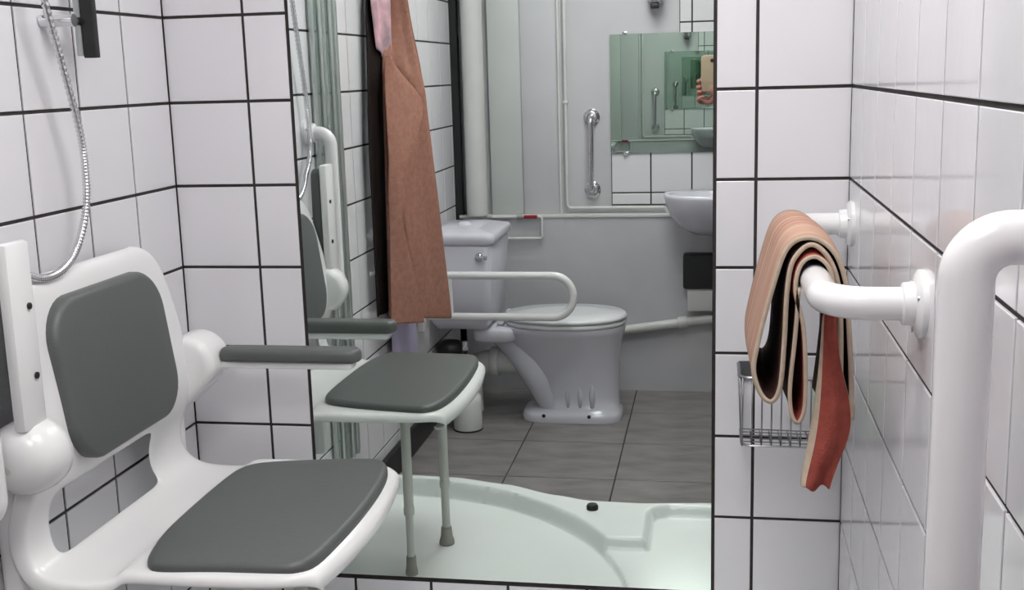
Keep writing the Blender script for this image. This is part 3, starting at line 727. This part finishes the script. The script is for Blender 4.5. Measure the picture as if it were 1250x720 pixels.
loft('bowl', [bring(.005, .10, b0, b0+.17, .735), bring(.005, .15, b0, b0+.23, .765), bring(.005, .195, b0, b0+.30, .82), bring(.005, .215, b0, b0+.335, .875), bring(.005, .222, b0, b0+.345, .905), bring(.005, .222, b0, b0+.345, .914), bring(.005, .214, b0+.006, b0+.337, .919),
              bring(.005, .195, b0+.07, b0+.318, .916), bring(.005, .185, b0+.08, b0+.305, .89), bring(.005, .14, b0+.10, b0+.26, .84), bring(.005, .05, b0+.13, b0+.2, .82)], CERAM, bs)
tp = lathe('tap', [(.0, 0), (.022, 0), (.02, .012), (.014, .03), (.014, .07), (.018, .08), (.016, .095), (.0, .098)], (.06, b0+.045, .918), CHROME, bs, n=18)
tube('spout', spline([(.06, b0+.045, .975), (.06, b0+.08, .985), (.06, b0+.12, .965)], 5), .009, CHROME, tp, 10)
t = thing('paper_holder', 'square black box on the back wall below the basin', 'holder', (-.04, YB, .48))
box('case', -.137, .05, YB+.001, YB+.075, .485, .640, BLACK, t, bev=.012, seg=4)
box('hinge_strip', -.13, .043, YB+.076, YB+.079, .625, .632, BLACK, t)
t = thing('paper_stack', 'white box fixed to the back wall under the black box', 'box', (-.04, YB, .38))
box('case', -.118, .045, YB+.001, YB+.06, .384, .478, PIPEW, t, bev=.004)
box('lid', -.119, .046, YB+.001, YB+.062, .478, .484, PIPEW, t, bev=.002)
t = thing('soap_dispenser', 'small dark chrome dispenser high on the back wall above the small mirror', 'dispenser', (-.24, YF, 1.68))
box('case', -.292, -.222, YF+.001, YF+.075, 1.715, 1.87, CHROME, t, bev=.01, seg=3)
box('push_bar', -.275, -.239, YF+.05, YF+.085, 1.693, 1.714, BLACK, t, bev=.004)

# ------------------------------------------------------------------ person with phone (reaches in from the right)
def skin_body(name, chains, m, parent, root=0, sub=2):
    """chains: lists of (point, radius); equal points merge"""
    me = bpy.data.meshes.new(name); pts = []; rad = []; ed = []
    def idx(p, r):
        for i, q in enumerate(pts):
            if (q-Vector(p)).length < 1e-4: return i
        pts.append(Vector(p)); rad.append(r); return len(pts)-1
    for ch in chains:
        ii = [idx(p, r) for p, r in ch]
        ed += [(a, b) for a, b in zip(ii, ii[1:])]
    me.from_pydata([tuple(p) for p in pts], ed, [])
    o = bpy.data.objects.new(name, me); COL.objects.link(o)
    md = o.modifiers.new('skin', 'SKIN')
    for i, v in enumerate(me.skin_vertices[0].data):
        rr_ = rad[i]; v.radius = rr_ if isinstance(rr_, tuple) else (rr_, rr_); v.use_root = (i == root)
    md2 = o.modifiers.new('s', 'SUBSURF'); md2.levels = sub; md2.render_levels = sub
    md.use_smooth_shade = True
    dg = bpy.context.evaluated_depsgraph_get()
    me2 = bpy.data.meshes.new_from_object(o.evaluated_get(dg))
    o.modifiers.clear(); o.data = me2; me2.materials.clear(); me2.materials.append(m)
    me2.polygons.foreach_set('use_smooth', [True]*len(me2.polygons))
    if parent: o.parent = parent; o.location = -world_loc(parent)
    return o
PX, PY = .52, -2.42
person = thing('person', 'person whose hand holds up a gold phone at the edge of the big mirror', 'person', (PX, PY, 0))
# body: one continuous figure, facing the mirror
PV, CH, NK = (PX, PY, .86), (PX, PY+.01, 1.24), (PX, PY-.005, 1.42)
W1 = (.020, PY+.03, 1.31)
skin_body('body', [
    [(PV, (.14, .095)), ((PX, PY, 1.02), (.125, .085)), (CH, (.15, .095)), ((PX, PY, 1.36), (.13, .075)), (NK, .048), ((PX-.01, PY+.005, 1.50), .05), ((PX-.015, PY+.02, 1.56), (.074, .088)), ((PX-.015, PY+.015, 1.63), (.073, .09)), ((PX-.015, PY+.005, 1.68), .055)],
    [((PX, PY, 1.36), (.13, .075)), ((PX+.15, PY, 1.345), .058), ((PX+.20, PY+.01, 1.12), .045), ((PX+.19, PY+.08, .90), .033), ((PX+.185, PY+.10, .86), .03)],
    [((PX, PY, 1.36), (.13, .075)), ((PX-.15, PY+.005, 1.345), .056), ((PX-.26, PY+.06, 1.20), .043), ((.06, PY+.035, 1.295), .031), (W1, .027)],
    [(PV, (.14, .095)), ((PX-.085, PY, .80), .088), ((PX-.095, PY+.02, .46), .060), ((PX-.095, PY-.01, .10), .042), ((PX-.10, PY+.02, .05), .04)],
    [(PV, (.14, .095)), ((PX+.085, PY, .80), .088), ((PX+.10, PY+.02, .46), .060), ((PX+.105, PY-.01, .10), .042), ((PX+.11, PY+.02, .05), .04)]], REDSL, person)
bpy.data.objects['body'].data.materials.append(SKIN); bpy.data.objects['body'].data.materials.append(TROUS)
for p in bpy.data.objects['body'].data.polygons:
    c = p.center
    if c.z > 1.44: p.material_index = 1
    elif c.z < .90 and abs(c.x-PX) < .17: p.material_index = 2
# hair, face
lathe('hair', [(.088, -.03), (.097, .0), (.094, .045), (.075, .085), (.04, .104), (.0, .108)], (PX-.015, PY-.012, 1.635), HAIR, person, n=24, sy_=1.12)
for dx in (-.03, .03):
    e = lathe('eye', [(.0, .006), (.007, .004), (.0105, -.004)], (PX-.015+dx, PY+.098, 1.605), PLAST, person, axis=(0, 1, 0), n=14)
    lathe('pupil', [(.0, .002), (.0045, .001), (.0045, -.003)], (PX-.015+dx, PY+.104, 1.605), BLACK, e, axis=(0, 1, 0), n=10)
    lathe('ear', [(.0, .012), (.012, .01), (.016, .0), (.0, -.006)], (PX-.015+dx*2.55, PY+.01, 1.60), SKIN, person, axis=(math.copysign(1, dx), 0, 0), n=14, sy_=1.7)
skin_body('nose', [[((PX-.015, PY+.095, 1.61), .008), ((PX-.015, PY+.11, 1.585), .010), ((PX-.015, PY+.115, 1.572), .012)]], SKIN, person)
skin_body('mouth', [[((PX-.04, PY+.098, 1.54), .004), ((PX-.015, PY+.106, 1.538), .006), ((PX+.01, PY+.098, 1.54), .004)]], RED, person)
# shoes
for dx in (-.10, .11):
    skin_body('shoe', [[((PX+dx, PY-.03, .042), .040), ((PX+dx, PY+.06, .036), .036), ((PX+dx, PY+.14, .030), .030), ((PX+dx, PY+.18, .026), .024)]], SHOE, person)
# hand holding the phone: palm behind the lower end of the phone, fingers curl round its edges
PHX0, PHX1, PHZ0, PHZ1, PHY = -.058, .014, 1.345, 1.487, -2.386
palm = (.004, PHY-.022, 1.335)
hand = skin_body('hand', [
    [(W1, .025), ((.012, PHY-.022, 1.318), (.026, .017)), (palm, (.034, .016)), ((-.012, PHY-.020, 1.352), (.034, .014))],
    [(palm, (.034, .016)), ((-.020, PHY-.019, 1.300), .010), ((-.058, PHY-.010, 1.302), .0095), ((-.069, PHY+.004, 1.312), .009), ((-.061, PHY+.016, 1.322), .0085), ((-.043, PHY+.017, 1.324), .0075)],
    [((-.012, PHY-.020, 1.352), (.034, .014)), ((-.050, PHY-.016, 1.340), .010), ((-.070, PHY-.003, 1.340), .0095), ((-.069, PHY+.012, 1.343), .009), ((-.052, PHY+.0175, 1.345), .008)],
    [((-.012, PHY-.020, 1.352), (.034, .014)), ((-.048, PHY-.018, 1.362), .010), ((-.070, PHY-.006, 1.362), .0095), ((-.0715, PHY+.009, 1.363), .009), ((-.056, PHY+.0175, 1.364), .008)],
    [((-.012, PHY-.020, 1.352), (.034, .014)), ((-.044, PHY-.019, 1.384), .0095), ((-.067, PHY-.010, 1.386), .009), ((-.0705, PHY+.006, 1.386), .0085), ((-.060, PHY+.0165, 1.386), .0075)],
    [((.012, PHY-.022, 1.318), (.026, .017)), ((.026, PHY-.012, 1.335), .012), ((.0275, PHY+.002, 1.352), .011), ((.021, PHY+.016, 1.368), .0095), ((.008, PHY+.0175, 1.380), .0085)]], SKIN, person)
ph = thing('smartphone', 'gold backed smartphone held up in the photographer hand', 'phone', ((PHX0+PHX1)/2, PHY, PHZ0))
out = rrect(PHX0, PHX1, PHZ0, PHZ1, .012)
slab('case', out, -.004, .004, .002, lambda a, b, h: Vector((a, PHY+h, b)), GOLD, ph)
slab('screen', rrect(PHX0+.004, PHX1-.004, PHZ0+.012, PHZ1-.012, .003), -.0048, -.0039, .0003, lambda a, b, h: Vector((a, PHY+h, b)), BLACK, ph)
lathe('lens', [(.0, .0015), (.006, .0015), (.0075, .0012), (.0078, -.001)], (-.014, PHY+.0042, 1.466), BLACK, ph, axis=(0, 1, 0), n=20)
bpy.context.view_layer.update()
